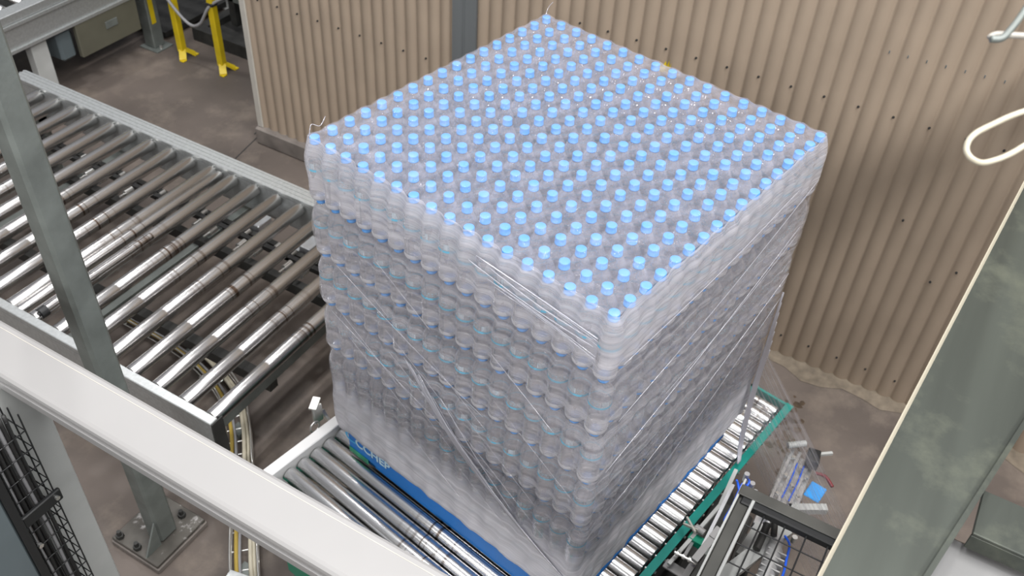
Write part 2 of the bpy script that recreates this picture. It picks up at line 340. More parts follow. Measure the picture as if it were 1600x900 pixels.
def wave(y):                                       # half-round ribs that meet in sharp grooves
    t = ((y-.015)/.0738) % 1.0
    return .021*math.sin(math.pi*t)**.62
def wall_sheet(y0, y1, z0, z1):
    def fn(mb):
        n = int((y1-y0)/.0738*14); ys = [y0+(y1-y0)*i/n for i in range(n+1)]
        vs = []
        for y in ys: vs += [(WX-wave(y), y, z0), (WX-wave(y), y, z1)]
        for y in ys: vs += [(WX+.03, y, z0), (WX+.03, y, z1)]
        k = 2*len(ys)
        fs = [(2*i, 2*i+1, 2*i+3, 2*i+2) for i in range(n)]
        mb.add(vs, fs, True)
        fs = [(k+2*i, k+2*i+2, k+2*i+3, k+2*i+1) for i in range(n)]+[(2*i+1, k+2*i+1, k+2*i+3, 2*i+3) for i in range(n)]+[(2*i, 2*i+2, k+2*i+2, k+2*i) for i in range(n)]
        fs += [(0, k, k+1, 1), (2*n, 2*n+1, k+2*n+1, k+2*n)]
        mb.add(vs, fs, False)
    return fn
wall = struct('wall_right', M_wall, wall_sheet(-3.2, 1.775, 0.004, 3.4))
wall_l = struct('wall_left', M_wall, wall_sheet(1.917, 3.37, 0.12, 3.4))
struct('trim_2', M_greytrim, lambda mb: (mb.box((WX-.028, 1.775, 0), (WX+.03, 1.917, 3.4)), mb.box((WX-.032, 1.842, 0), (WX-.027, 1.848, 3.4))))['label'] = 'grey flashing strip between two runs of beige cladding'
struct('trim_3', M_trimw, lambda mb: (mb.box((WX-.03, 3.37, .12), (WX+.06, 3.415, 3.4), .004)))['label'] = 'pale vertical edge strip at cladding end'
struct('baseboard_left', M_curb, lambda mb: mb.box((WX-.055, 1.917, 0), (WX+.12, 3.42, .12), .008))
struct('baseboard_right', M_sand, lambda mb: mb.add([(WX-.10+.03*math.sin(i*1.7)+.02*math.sin(i*.6), -3.2+i*.1, .0022) for i in range(50)]+[(WX, -3.2+i*.1, .006) for i in range(50)], [(i, i+1, 51+i, 50+i) for i in range(49)]))
def screw(y, z):
    mb = MB(); mb.cyl((0, 0, 0), (-.004, 0, 0), .0055, 8); mb.cyl((-.004, 0, 0), (-.009, 0, 0), .0035, 6)
    mb.build('screw', M_rubber, wall if y < 1.77 else wall_l, (WX-wave(y)-.0005, y, z))
for k in range(-6, 9): screw(.015+.1476*k+.011, 1.487+.0012*(8-k))
for k in range(-6, 3): screw(.015+.1476*k+.011, .128)
for y, z in ((-.668, .774), (-.46, 1.041), (-.75, .872)): screw(y, z)
for k in range(14, 23): screw(.015+.1476*k+.011, 1.02)
def bluemark(y, z):
    mb = MB(); mb.box((-.002, -.002, -.008), (0, .002, .006), .001); mb.build('scuff', M_bluegrey, wall, (WX-wave(y)-.0005, y, z))
for k in range(7): bluemark(-.169-.0733*k, 1.772+.002*k)
# yellow paint left on the cladding behind the stack
def ymark(mb):
    vs = []; n = 12
    for i in range(n+1):
        y = .80-.075*i/n; h = .075*(.35+.65*(i/n)); vs += [(WX-wave(y)-.0012, y, 1.372+.0), (WX-wave(y)-.0012, y, 1.372+h*(.8+.3*math.sin(i*2.1)))]
    mb.add(vs, [(2*i, 2*i+1, 2*i+3, 2*i+2) for i in range(n)], True)
mb = MB(); ymark(mb); mb.build('paint_mark', M_yellow, wall)['label'] = 'yellow paint smear'
# brown spill on the concrete by the wall
def stain(mb):
    for _ in range(70):
        a = random.random(); cx = 1.98-.62*a+random.gauss(0, .05); cy = -.29-.17*a+random.gauss(0, .04); r = random.uniform(.006, .028); n = 7
        z_ = .0012+random.random()*.0006
        pts = [(cx+r*random.uniform(.6, 1.2)*math.cos(6.283*i/n), cy+r*random.uniform(.6, 1.2)*math.sin(6.283*i/n), z_) for i in range(n)]
        mb.add(pts, [tuple(range(n))])
o = struct('trim_4', M_stain, stain); o['label'] = 'brown stain on concrete floor'

# ------------------------------------------------------------------ pallet frame of reference: local x, y along the load, turned 10 degrees
TH = R(-10); PIT = .065; ZT = 2.05
cT, sT = math.cos(TH), math.sin(TH)
def S(x, y, z=0): return Vector((x*cT-y*sT, x*sT+y*cT, z+ZT))
HB = .2075                                          # bottle height = layer pitch
ZB = .006-6*HB                                      # foot of the load (-1.239)

# ---- turntable with rollers
tt = thing('turntable', 'teal framed turntable with steel rollers under the wrapped pallet', 'turntable', S(.52, .52, -2.05), TH)
def tpart(name, mats, fn, parent=tt, label=None):   # local turntable coordinates: x, y about the load origin, z above floor
    mb = MB(); fn(mb); mb.v = [(x-.52, y-.52, z) for x, y, z in mb.v]; o = mb.build(name, mats, parent)
    if label: o['label'] = label
    return o
RT = ZB-.163+ZT                                      # roller top above the floor (.648)
XL, XR, YF, YB = -.305, 1.355, -.100, 1.150
CH = .14
tpart('front_rail', M_teal, lambda mb: (mb.box((XL, YF-.012, RT-.03), (XR, YF, RT+.012), .002), mb.box((XL, YF-.03, RT+.008), (XR, YF, RT+.014))))
tpart('back_rail', M_railw, lambda mb: (mb.box((XL+.02, YB, RT-.05), (XR-.2, YB+.045, RT+.012), .003)))
tpart('back_frame', M_green, lambda mb: (mb.box((XL-.03, YB-.02, RT-.12), (XR-.2, YB+.04, RT-.05), .003), mb.box((XL-.035, YB-.035, RT-.09), (XL+.02, YB+.04, RT-.008), .004)), label='green painted channel')
tpart('end_rail', M_teal, lambda mb: (mb.box((XR-.012, YF, RT-.14), (XR, .05, RT+.012), .002), mb.beam((XR, .03, RT-.06), (XR-.10, .28, RT-.06), .012, .14), mb.beam((XR-.02, .03, RT+.006), (XR-.12, .28, RT+.006), .05, .008), mb.box((XR-.11, .28, RT-.14), (XR-.098, YB, RT+.0), .002)))
tpart('side_skirt', M_green, lambda mb: (mb.box((XL-.02, YF, RT-.14), (XL-.008, YB, RT-.02), .002), mb.box((XL-.075, .25, RT-.34), (XL+.02, 1.0, RT-.16), .01)), label='green painted skirt')
tpart('disc', M_dark, lambda mb: (mb.cyl((.52, .52, .30), (.52, .52, .34), .82, 48), mb.cyl((.52, .52, .12), (.52, .52, .30), .45, 32), mb.cyl((.52, .52, 0), (.52, .52, .12), .62, 32)))
def cross(mb):
    pass
for y in (.1, .52, .95): tpart('crossmember', M_dark, lambda mb: mb.box((XL, y-.03, .34), (XR-.1, y+.03, RT-.09)))
rr = .0292; xs = []; x = -.2745
while x < XR-.03: xs.append(x); x += .0635
for x in xs:
    y1 = YB-.012 if x < XR-.13 else (.20 if x < XR-.07 else .07)
    h = (y1-YF-.012)/2; yc = YF+.012+h
    mb = MB(); mb.lathe([(rr*.55, -h+.0), (rr*.9, -h+.002), (rr, -h+.006), (rr, h-.006), (rr*.9, h-.002), (rr*.55, h)], 20, axis='y'); mb.cyl((0, -h-.012, 0), (0, h+.012, 0), .006, 8)
    mb.build('roller', M_rollt, tt, (x-.52, yc-.52, RT-rr))
    if x < XR: tpart('bolt', M_bolt, lambda mb: (mb.cyl((x, YF-.012, RT-.018), (x, YF-.023, RT-.018), .009, 6), mb.cyl((x, YF-.023, RT-.018), (x, YF-.030, RT-.018), .005, 8)))
for q in range(3):
    tpart('bolt', M_bolt, lambda mb: mb.cyl((XR-.03-.04*q+.01, .075+.085*q, RT+.010), (XR-.03-.04*q+.01, .075+.085*q, RT+.02), .010, 6))
tpart('latch', M_bolt, lambda mb: (mb.box((.0, 1.235, RT-.02), (.045, 1.25, RT+.07), .003), mb.beam((.0, 1.24, RT+.07), (.05, 1.27, RT+.075), .03, .008), mb.beam((.045, 1.24, RT+.03), (.05, 1.20, RT-.03), .012, .012),
      mb.tube([(-.01+.022*math.cos(a/10*6.283), 1.225, RT-.012+.026*math.sin(a/10*6.283)) for a in range(11)], .004, 6)), label='hooked steel latch with ring')

# ---- pallet
pal = thing('pallet', 'blue plastic pallet under the film-wrapped bottle stack', 'pallet', S(.52, .52, ZB-.163+.001), TH)
PA, PB = .005, 1.035
def ppart(name, mats, fn, label=None):
    mb = MB(); fn(mb); mb.v = [(x-.52, y-.52, z-(ZB-.163)) for x, y, z in mb.v]; o = mb.build(name, mats, pal)
    if label: o['label'] = label
    return o
zb = ZB-.163
ppart('top_deck', M_pallet, lambda mb: mb.box((PA, PA, ZB-.028), (PB, PB, ZB-.002), .004))
ppart('bottom_deck', M_pallet, lambda mb: [mb.box((PA, y0, zb), (PB, y0+.14, zb+.022), .003) for y0 in (PA, .45, PB-.14)]+[mb.box((x0, PA, zb), (x0+.12, PB, zb+.02), .003) for x0 in (PA, .46, PB-.12)])
for bx in (PA, .45, PB-.14):
    for by in (PA, .45, PB-.14): ppart('block', M_pallet, lambda mb: mb.box((bx, by, zb+.022), (bx+.14, by+.14, ZB-.028), .006))
ppart('side_panel', M_pallet, lambda mb: mb.box((PA-.004, PA, zb+.025), (PA, PB, ZB-.004), .0015))
ppart('edge_strip', M_grtape, lambda mb: mb.box((PA-.008, .93, zb+.002), (PA-.004, PB-.002, zb+.028), .0015), label='green strip at pallet foot')
def arc(mb):
    vs = []; n = 16; cy, cz = 1.015, zb+.09
    for i in range(n+1):
        a = R(40+280*i/n-180)+math.pi; 
        for r_ in (.018, .028): vs.append((PA-.0055, cy-r_*math.cos(a)*1.25, cz+r_*math.sin(a)))
    mb.add(vs, [(2*i, 2*i+1, 2*i+3, 2*i+2) for i in range(n)])
ppart('emblem', M_cyan, arc, label='light blue curved mark')
fc = bpy.data.curves.new('lettering', 'FONT'); fc.body = 'CCHEP'; fc.size = .058; fc.extrude = .0008; fc.space_character = 1.0; fc.offset = .0014
fo = bpy.data.objects.new('lettering', fc); COL.objects.link(fo); bpy.context.view_layer.update()
dg = bpy.context.evaluated_depsgraph_get(); me = bpy.data.meshes.new_from_object(fo.evaluated_get(dg)); COL.objects.unlink(fo); bpy.data.objects.remove(fo)
me.materials.clear(); me.materials.append(M_letter)
lo = bpy.data.objects.new('lettering', me); COL.objects.link(lo); lo.parent = pal
lo.matrix_local = Matrix.Translation((PA-.006-.52, .995-.52, .066)) @ Matrix(((0, 0, -1, 0), (-1, 0, 0, 0), (0, 1, 0, 0), (0, 0, 0, 1))); lo['label'] = 'white lettering on pallet side'

# ---- bottles
BR = .0312
PROF = [(.012, .004), (.024, .0), (.028, .002), (.0305, .008), (BR, .014), (BR, .02), (BR, .055), (BR, .088), (BR*.97, .092), (BR, .096), (BR, .101), (BR*.985, .104), (BR*.985, .135), (BR, .138), (BR*.97, .141), (BR, .145),
        (BR*.93, .154), (BR*.78, .166), (BR*.60, .177), (BR*.46, .184), (.0128, .189)]
def bottle_body(mb, n=24, hi=True):
    o_ = len(mb.f)
    mb.lathe(PROF if hi else [(.024, 0), (BR, .01), (BR, .143), (BR*.78, .166), (.013, .189)], n, mod=(lambda k, i: (.965 if i % 2 else 1.0) if k in (5, 6, 7) else 1) if hi else None)
    if hi:
        for fi in list(range(o_, o_+5*n))+[len(mb.f)-2]: mb.mi[fi] = 1
def bottle_cap(mb, n=20):
    mb.lathe([(.0150, .1865), (.0150, .1895), (.0142, .190), (.0145, .2050), (.0138, .2070), (.0125, HB)], n, close=True)
def bottle_label(mb, n=24):
    mb.lathe([(BR*.995, .1045), (BR*.995, .1345)], n, close=False)
mb = MB(); bottle_body(mb); me_body = mb.mesh('bottle_body', [M_pet, M_petbase])
mb = MB(); bottle_cap(mb); me_cap = mb.mesh('bottle_cap', M_cap)
mb = MB(); bottle_label(mb); me_lab = mb.mesh('bottle_label', M_label)
proto = bpy.data.objects.new('water_bottle', me_body); pc = bpy.data.objects.new('bottle_cap', me_cap); pl = bpy.data.objects.new('bottle_label', me_lab)
ORD = ['first', 'second', 'third', 'fourth', 'fifth', 'sixth', 'seventh', 'eighth', 'ninth', 'tenth', 'eleventh', 'twelfth', 'thirteenth', 'fourteenth', 'fifteenth', 'sixteenth', 'seventeenth']
cands = [(i, j, 0) for i in range(17) for j in range(17)]+[(0, j, k) for k in range(1, 5) for j in range(17)]
camp = m.translation
cands.sort(key=lambda c: (S(c[0]*PIT, c[1]*PIT, -HB*c[2]-.05)-camp).length)
chosen = set(cands[:300])
first = True
for (i, j, k) in sorted(chosen, key=lambda c: (c[2], c[0], c[1])):
    jx, jy = random.uniform(-.0012, .0012), random.uniform(-.0012, .0012)
    o = proto if first else proto.copy(); a = pc if first else pc.copy(); b = pl if first else pl.copy(); first = False
    for q in (o, a, b): COL.objects.link(q)
    a.parent = o; b.parent = o
    o.location = S(i*PIT+jx, j*PIT+jy, .006-HB*(k+1)+.0); o.rotation_euler = (0, 0, random.uniform(0, 6.283) if i else math.pi+random.uniform(-1.2, 1.2))
    if k == 0: tag(o, f'blue-capped clear bottle in top layer, {ORD[i]} row from left face, {ORD[j]} from right face', 'bottle', 'bottles in the top layer of the pallet load')
    else: tag(o, f'wrapped blue-capped bottle on the left face, {ORD[k]} layer below top, {ORD[j]} from front corner', 'bottle', 'bottles on the left face under the film')
# all other bottles of the load as one mass
rest = MB(); hi_b = MB(); bottle_body(hi_b, 16); lo_b = MB(); bottle_body(lo_b, 8, False); cp = MB(); bottle_cap(cp, 12); cpl = MB(); cpl.lathe([(.0148, .188), (.0145, HB)], 8); lb = MB(); bottle_label(lb, 16)
for k in range(6):
    for i in range(17):
        for j in range(17):
            if (i, j, k) in chosen: continue
            outer = k == 0 or i == 0 or j == 0
            o_ = S(i*PIT, j*PIT, .006-HB*(k+1)); 
            for src, mi in (((hi_b, 0), (cp, 1), (lb, 2)) if outer else ((lo_b, 3), (cpl, 1))):
                rest.add([(x+o_.x, y+o_.y, z+o_.z) for x, y, z in src.v], src.f, True)
                rest.mi[-len(src.f):] = [4 if (mi == 0 and q) else mi for q in src.mi]
rest.cur = 0
bc = S(.52, .52, ZB); shift(rest, bc)
ro = rest.build('massed_bottles', [M_pet, M_cap, M_label, M_petlow, M_petbase], None, bc)
tag(ro, 'remaining clear bottles packed inside and at the back of the wrapped stack', 'bottles', kind='stuff')

# ---- stretch film
film = thing('stretch_film', 'clear stretch film wrapped tightly round the bottle stack with milky lower bands', 'plastic film', S(.52, .52, ZB-.03), TH)
def mesh_uv(name, vs, fs, uvs, mat_, parent=None, loc=(0, 0, 0)):
    me = bpy.data.meshes.new(name); me.from_pydata(vs, [], fs); me.materials.append(mat_); uvl = me.uv_layers.new(name='uv')
    uvl.data.foreach_set('uv', [c for p in me.polygons for li in p.vertices for c in uvs[li]])
    me.polygons.foreach_set('use_smooth', [True]*len(fs)); me.update(); o = bpy.data.objects.new(name, me); COL.objects.link(o); o.parent = parent; o.location = loc; return o
# section of one layer: how far the film stands off the bottle axis at height z over the layer foot
def offs(z, k, seam):
    if k == 0:
        if z > .135: t = (z-.135)/(HB+.001-.135); return BR+.003-(BR-.0155)*max(0, t)**1.6
        return BR+.0028+(-.008*max(0, 1-z/.02) if True else 0)
    if z > .145: return BR+.003-.0125*math.sin(math.pi*min(1, (z-.145)/.085))
    if z < .02: return BR+.003-.0125*math.sin(math.pi*max(0, .5-.5*z/.02))*.55
    return BR+.003
rows = []
zz = -1.239-.045
zs = [zb_ for zb_ in (ZB-.036, ZB-.022, ZB-.010)]
for k in range(5, -1, -1):
    base = .006-HB*(k+1)
    for q in range(12 if k else 16): zs.append(base+HB*q/(12 if k else 16))
zs.append(.0075)
per = []                                             # perimeter: (x, y, nx, ny, scallop phase, s)
NS = 6; Lr = 16*PIT
def side(ax0, ay0, dx, dy, nx, ny, s0):
    for q in range(16*NS+1): per.append((ax0+dx*Lr*q/(16*NS), ay0+dy*Lr*q/(16*NS), nx, ny, q/NS, s0+Lr*q/(16*NS)))
def corner(cx, cy, a0, s0):
    for q in range(1, 8): a = R(a0+90*q/8); per.append((cx, cy, math.cos(a), math.sin(a), 0, s0+.005*q))
side(0, Lr, 0, -1, -1, 0, 0); corner(0, 0, 180, Lr); side(0, 0, 1, 0, 0, -1, Lr+.04); corner(Lr, 0, 270, 2*Lr+.04)
side(Lr, 0, 0, 1, 1, 0, 2*Lr+.08); corner(Lr, Lr, 0, 3*Lr+.08); side(Lr, Lr, -1, 0, 0, 1, 3*Lr+.12); corner(0, Lr, 90, 4*Lr+.12)
vs = []; uvs = []; n = len(per)
for z in zs:
    k = min(5, max(0, int((.006-z)/HB))); zl = z-(.006-HB*(k+1)); low = z < ZB
    for (x, y, nx, ny, ph, s_) in per:
        f = abs(math.sin(math.pi*ph)) if not low else 0
        right = ny < -.7
        scal = .011*f*(.25 if right or z < -1.02 else 1)
        o_ = offs(zl, k, 0)
        if right or z < -1.02: o_ = BR+.004+(o_-BR-.003)*.35
        if k == 0 and zl > .135: o_ = offs(zl, 0, 0)
        if low: o_ = max(-.001, BR+.004-(ZB-z)*.85)
        cr_ = .0018*math.sin(s_*37+z*23)+.0014*math.sin(s_*71-z*51)
        vs.append((x+nx*(o_-scal+cr_)-.52, y+ny*(o_-scal+cr_)-.52, z-(ZB-.03))); uvs.append((s_, z-ZB))
fs = [(r_*n+i, r_*n+(i+1) % n, (r_+1)*n+(i+1) % n, (r_+1)*n+i) for r_ in range(len(zs)-1) for i in range(n-1)]
fs += [(r_*n+n-1, r_*n, (r_+1)*n, (r_+1)*n+n-1) for r_ in range(len(zs)-1)]
mesh_uv('side_wrap', vs, fs, uvs, M_film, film)
# top sheet resting on the caps and sagging between them
NG = 17*6; a0 = -.0155; b0 = Lr+.0155; vs = []; uvs = []
for i in range(NG+1):
    for j in range(NG+1):
        x = a0+(b0-a0)*i/NG; y = a0+(b0-a0)*j/NG
        px, py = x/PIT, y/PIT; d = math.hypot((px-round(px))*PIT, (py-round(py))*PIT)
        sag = .0045*min(1, max(0, (d-.0145)/.02)); cr_ = .0009*math.sin(x*61+y*33)+.0007*math.sin(y*83-x*27)
        vs.append((x-.52, y-.52, .0085-sag*1+(cr_ if d > .016 else 0)-(ZB-.03))); uvs.append((x, y))
fs = [(i*(NG+1)+j, (i+1)*(NG+1)+j, (i+1)*(NG+1)+j+1, i*(NG+1)+j+1) for i in range(NG) for j in range(NG)]
mesh_uv('top_sheet', vs, fs, uvs, M_filmtop, film)
# ropes and overlapping edges of film on the faces
def rope(pts, r, part='film_fold'):
    r *= .5
    mb = MB(); mb.tube([(x-.52, y-.52, z-(ZB-.03)) for x, y, z in pts], r, 6); mb.build(part, M_web_solid, film)
M_web_solid = clear_mat('bunched_film', (.95, .95, .97), .45, .12, .5, (.82, .82, .88))
e = -BR-.007
for y0, z0, y1, z1, r_ in ((.62, -.66, .30, -.93, .006), (.60, -.70, .26, -.97, .005), (.56, -.74, .10, -1.06, .004), (.52, -.67, .22, -.96, .003), (.35, -.045, .02, -.075, .004), (.42, -.06, .02, -.095, .003), (.95, -.40, .35, -.62, .0016), (1.0, -.62, .3, -.86, .0016)):
    rope([(e, y0, z0), (e-.002, (y0+y1)/2, (z0+z1)/2-.008), (e, y1, z1)], r_)
rs = random.Random(3)
for q in range(16):                                  # broad bundle of film sweeping down the left face
    a = rs.random(); y0 = .66-.10*a+rs.uniform(-.02, .02); z0 = -.60-.10*a; y1 = .22-.12*a; z1 = -1.00-.05*a
    rope([(e, y0, z0), (e-.003, (y0+y1)/2+.02, (z0+z1)/2-.03), (e-.001, y1, z1), (e+.002, y1-.18, z1-.09)], rs.uniform(.0015, .0045))
for q in range(9):                                   # bright creases under the near top edge
    y0 = rs.uniform(.2, .42); z0 = rs.uniform(-.10, -.03); rope([(e, y0, z0), (e-.001, y0*.5, z0-.012), (e, .01, z0-.02-.02*rs.random())], rs.uniform(.0012, .0035))
for q in range(14):                                  # thin creases over the whole face
    y0 = rs.uniform(.3, 1.0); z0 = rs.uniform(-.95, -.25); l_ = rs.uniform(.15, .4); rope([(e, y0, z0), (e-.001, y0-l_/2, z0-l_*.3), (e, y0-l_, z0-l_*.62)], rs.uniform(.0008, .0018))
for x0, z0, x1, z1, r_ in ((.05, -.40, 1.03, -.14, .0022), (.03, -.60, 1.0, -.30, .0025), (.1, -.85, 1.04, -.52, .0025), (.25, -1.0, 1.05, -.62, .002), (.02, -.16, .9, -.10, .0025), (.3, -.5, 1.0, -.33, .0018)):
    rope([(x0, e, z0), ((x0+x1)/2, e-.003, (z0+z1)/2-.012), (x1, e, z1)], r_)
for pts in ([(-.01, 1.05, .012), (.01, 1.062, .03), (.03, 1.05, .022), (.06, 1.06, .035)], [(1.04, 1.045, .012), (1.06, 1.05, .03), (1.07, 1.04, .05)]): rope(pts, .002, 'film_tail')

# web of film drawn from the load's right-hand corner to the carriage roll, with its gathered edge
cR = S(1.07, -.036, 0)
def webfn():
    vs = []; uvs = []; A = Vector((cR.x, cR.y, 0)); B = Vector((.745, -.72, 0)); nu, nv = 30, 14
    for i in range(nu+1):
        t = i/nu
        for j in range(nv+1):
            q = j/nv; z = (1-t)*(.68+.46*q)+t*(.34+.46*q); p = A.lerp(B, t)
            wob = .006*math.sin(q*19+t*3)*math.sin(math.pi*t)
            vs.append((p.x+wob-cR.x, p.y-wob*.5-cR.y, z-.6)); uvs.append((t*.6, q*.5))
    fs = [(i*(nv+1)+j, (i+1)*(nv+1)+j, (i+1)*(nv+1)+j+1, i*(nv+1)+j+1) for i in range(nu) for j in range(nv)]
    return vs, fs, uvs
vs, fs, uvs = webfn(); wb = mesh_uv('film_web', vs, fs, uvs, M_web, None, (cR.x, cR.y, .6))
tag(wb, 'sheer sheet of stretch film drawn from stack corner to wrapping carriage', 'plastic film')
def tail(mb):
    for k in range(7):
        d = (k-3)*.006
        a = S(1.055+d, -.042-.001*k, -.60-.05*k); b = S(1.03+d*1.3, -.052, -1.05); c = S(1.0+d*1.0, -.075, -1.30); e_ = S(.93+d*.5, -.115, -1.36)
        mb.tube([a, b, c, e_], .0035, 6)
solo('film_tail', M_web_solid, 'gathered rope of film hanging down at right edge of the stack', 'plastic film', tail)

# ------------------------------------------------------------------ left roller conveyor
cv = thing('roller_conveyor', 'long roller conveyor with bright steel rollers left of the stack', 'conveyor', (.65, 3.0, 0))
Y0, Y1, CT = 1.545, 4.30, .648
for x0, x1, nm in ((-.012, .028, 'near'), (1.285, 1.375, 'far')):
    with Part(cv, 'side_rail', M_rail) as b:
        b.box((x0, Y0, .62), (x1, Y1, CT), .003); b.box((x0+(.0 if nm == 'near' else .0), Y0, .45), (x0+.006, Y1, .62)); b.box((x0, Y0, .445), (x0+.04, Y1, .451))
        if nm == 'far':
            for q in (.02, .045, .07): b.box((x0+q, Y0, CT), (x0+q+.008, Y1, CT+.003))
with Part(cv, 'end_plate', M_dark) as b: b.box((-.012, Y0-.006, .43), (.05, Y0, CT-.004), .002)
for y in (1.72, 2.6, 3.5, 4.2):
    with Part(cv, 'crossmember', M_galv) as b: b.box((0, y-.03, .36), (1.33, y+.03, .42))
for x in (.06, 1.30):
    for y in (1.72, 4.2):
        with Part(cv, 'leg', M_galv) as b: b.box((x-.03, y-.03, .008), (x+.03, y+.03, .42), .003); b.box((x-.06, y-.06, 0), (x+.06, y+.06, .008))
ys = [1.596+.1462*k for k in range(18)]+[2.715]
for y in ys:
    xc, h = .655, .622
    r_ = .0335 if y != 2.715 else .024
    mb = MB(); mb.lathe([(r_*.5, -h), (r_*.93, -h+.002), (r_, -h+.006), (r_, -.30), (r_*.985, -.298), (r_*.985, -.288), (r_, -.286), (r_, h-.006), (r_*.93, h-.002), (r_*.5, h)], 24, axis='x')
    mb.cyl((-h-.02, 0, 0), (h+.02, 0, 0), .007, 8); mb.build('roller', M_roll, cv, (xc-.65, y-3.0, .603 if y != 2.715 else .60))
for y in ys[:-1]:
    with Part(cv, 'bearing', M_bolt) as b: b.cyl((1.262, y, .603), (1.284, y, .603), .016, 10); b.box((1.25, y-.006, .612), (1.285, y+.006, .628), .002)
# chain drive under the rollers: bar with little wheels
dv = None
for q in ((.93, .97, .40, .46), (1.10, 1.13, .40, .47), (.45, .50, .30, .36)):
    with Part(cv, 'drive_bar', M_dark) as b: b.box((q[0], 1.7, q[2]), (q[1], 4.2, q[3]))
k = 0; y = 1.75
while y < 3.6:
    with Part(cv, 'drive_wheel', M_bolt) as b: b.cyl((.975, y, .49), (1.025, y, .49), .018, 12); b.cyl((.94, y, .49), (.975, y, .49), .006, 8)
    with Part(cv, 'drive_pin', M_bolt) as b: b.cyl((1.06, y+.03, .50), (1.095, y+.03, .50), .012, 10)
    y += .0975
with Part(cv, 'drive_belt', M_rubber) as b: b.box((1.03, 1.7, .505), (1.055, 4.0, .512))
for y in (2.02, 2.35):
    with Part(cv, 'bracket', M_alu) as b: b.box((1.14, y, .42), (1.24, y+.07, .50), .004); b.box((1.10, y+.1, .40), (1.2, y+.16, .43), .003)
# small motorised hub at the near rail where two sections meet
with Part(cv, 'hub', M_black) as b: b.cyl((.06, 2.60, .625), (.095, 2.60, .625), .026, 14); b.cyl((.05, 2.60, .625), (.06, 2.60, .625), .012, 8)
with Part(cv, 'small_roller', M_roll) as b: b.cyl((.095, 2.60, .628), (.70, 2.60, .628), .017, 14)

# ------------------------------------------------------------------ far conveyor, top left, running towards the wall line
FC = R(0)
c2 = thing('roller_conveyor', 'grey roller conveyor in the far top left corner with gearbox below', 'conveyor', (2.2, 5.1, 0))
def rail2(b): b.box((.9, 4.80, .66), (4.0, 4.90, .72), .004); b.box((.9, 4.80, .50), (4.0, 4.812, .66)); b.box((.9, 4.785, .48), (4.0, 4.86, .505), .002); b.box((1.6, 4.785, .64), (4.0, 4.80, .66))
with Part(c2, 'side_rail', M_rail) as b: rail2(b)
with Part(c2, 'side_rail', M_rail) as b: b.box((.9, 6.2, .50), (4.0, 6.25, .72), .004)
x = 1.0
while x < 3.6:
    mb = MB(); h = .63; r_ = .03; mb.lathe([(r_*.5, -h), (r_, -h+.006), (r_, h-.006), (r_*.5, h)], 18, axis='y'); mb.build('roller', M_rollt, c2, (x-2.2, 5.555-5.1, .69)); x += .1462
with Part(c2, 'darkening_sheet', M_dark) as b: b.box((2.9, 4.9, .02), (4.0, 6.1, .06))  # dark sheet added to deepen the shade on the floor under the conveyor
with Part(c2, 'underside_shade', M_dark) as b: b.box((1.0, 5.0, .44), (2.9, 6.1, .46))  # dark sheet added below the rollers to darken the underside
for x, y in ((1.83, 4.86), (3.6, 4.86), (1.83, 6.2), (3.6, 6.2)):
    with Part(c2, 'leg', M_pale) as b: b.box((x-.06, y-.035, .01), (x+.06, y+.035, .50), .004); b.box((x-.08, y-.06, 0), (x+.08, y+.06, .01))
with Part(c2, 'gearbox_cover', M_box) as b: b.box((2.10, 4.79, .24), (2.62, 4.83, .49), .006)
with Part(c2, 'warning_plate', M_galv) as b: b.box((2.33, 4.784, .36), (2.43, 4.79, .41), .001)
with Part(c2, 'motor', M_bluegrey) as b: b.box((1.98, 4.84, .24), (2.10, 5.05, .46), .02); b.cyl((2.08, 4.95, .33), (2.08, 5.3, .33), .09, 20)
with Part(c2, 'junction_box', M_white) as b: b.box((2.70, 4.72, .50), (2.80, 4.80, .66), .015)
with Part(c2, 'end_stop', M_cablebeige) as b: b.box((1.46, 4.79, .63), (1.60, 4.81, .67), .003)

# ------------------------------------------------------------------ yellow guard posts and the dark machine behind them
def guard_post(x, y, label, tilt=0):
    t = thing('guard_post', label, 'post', (x, y, 0), 0, 'yellow guard posts by the far machine')
    with Part(t, 'post', M_yellow) as b: b.box((x-.026, y-.026, .035), (x+.026, y+.026, 1.9), .006)
    for sx, sy in ((-1, -1), (1, -1)):
        with Part(t, 'foot', M_yellow) as b: b.beam((x+sx*.01, y+sy*.012, .055), (x+sx*.06, y+sy*.06, .010), .05, .012); b.box((x+sx*.06-.02, y+sy*.06-.02, 0), (x+sx*.06+.02, y+sy*.06+.02, .010), .002)
    with Part(t, 'cable_clamp', M_rubber) as b: b.box((x-.031, y-.031, .50), (x+.031, y+.031, .525), .004)
    return t
guard_post(2.80, 4.63, 'yellow steel guard post standing left of its twin, nearer the far conveyor')
guard_post(2.81, 4.25, 'yellow steel guard post nearer the beige wall end')
def hang(mb): mb.tube([(2.74, 4.75, 1.1), (2.73, 4.70, .75), (2.74, 4.64, .52), (2.76, 4.48, .33), (2.76, 4.35, .35), (2.79, 4.24, .51), (2.9, 4.1, .60)], .011, 8)
solo('grey_cable', M_cablegrey, 'grey cable slung between the two yellow guard posts', 'cable', hang)
def yh(mb): mb.tube([(2.76, 4.74, 1.2), (2.75, 4.80, 1.0), (2.75, 4.77, .85), (2.76, 4.68, .80)], .012, 8)
solo('yellow_hose', M_yellow, 'short yellow hose looped beside the left guard post', 'hose', yh)
pp = thing('steel_column', 'green-grey steel column with bright bolt at foot beside yellow posts', 'column', (2.78, 4.87, 0))
with Part(pp, 'column', M_galv) as b: b.box((2.74, 4.85, .012), (2.84, 4.95, 2.0), .006)
with Part(pp, 'base_plate', M_galv) as b: b.box((2.71, 4.80, 0), (2.87, 4.98, .012), .002)
with Part(pp, 'bolt', M_bolt) as b: b.cyl((2.77, 4.82, .012), (2.77, 4.82, .035), .012, 6)
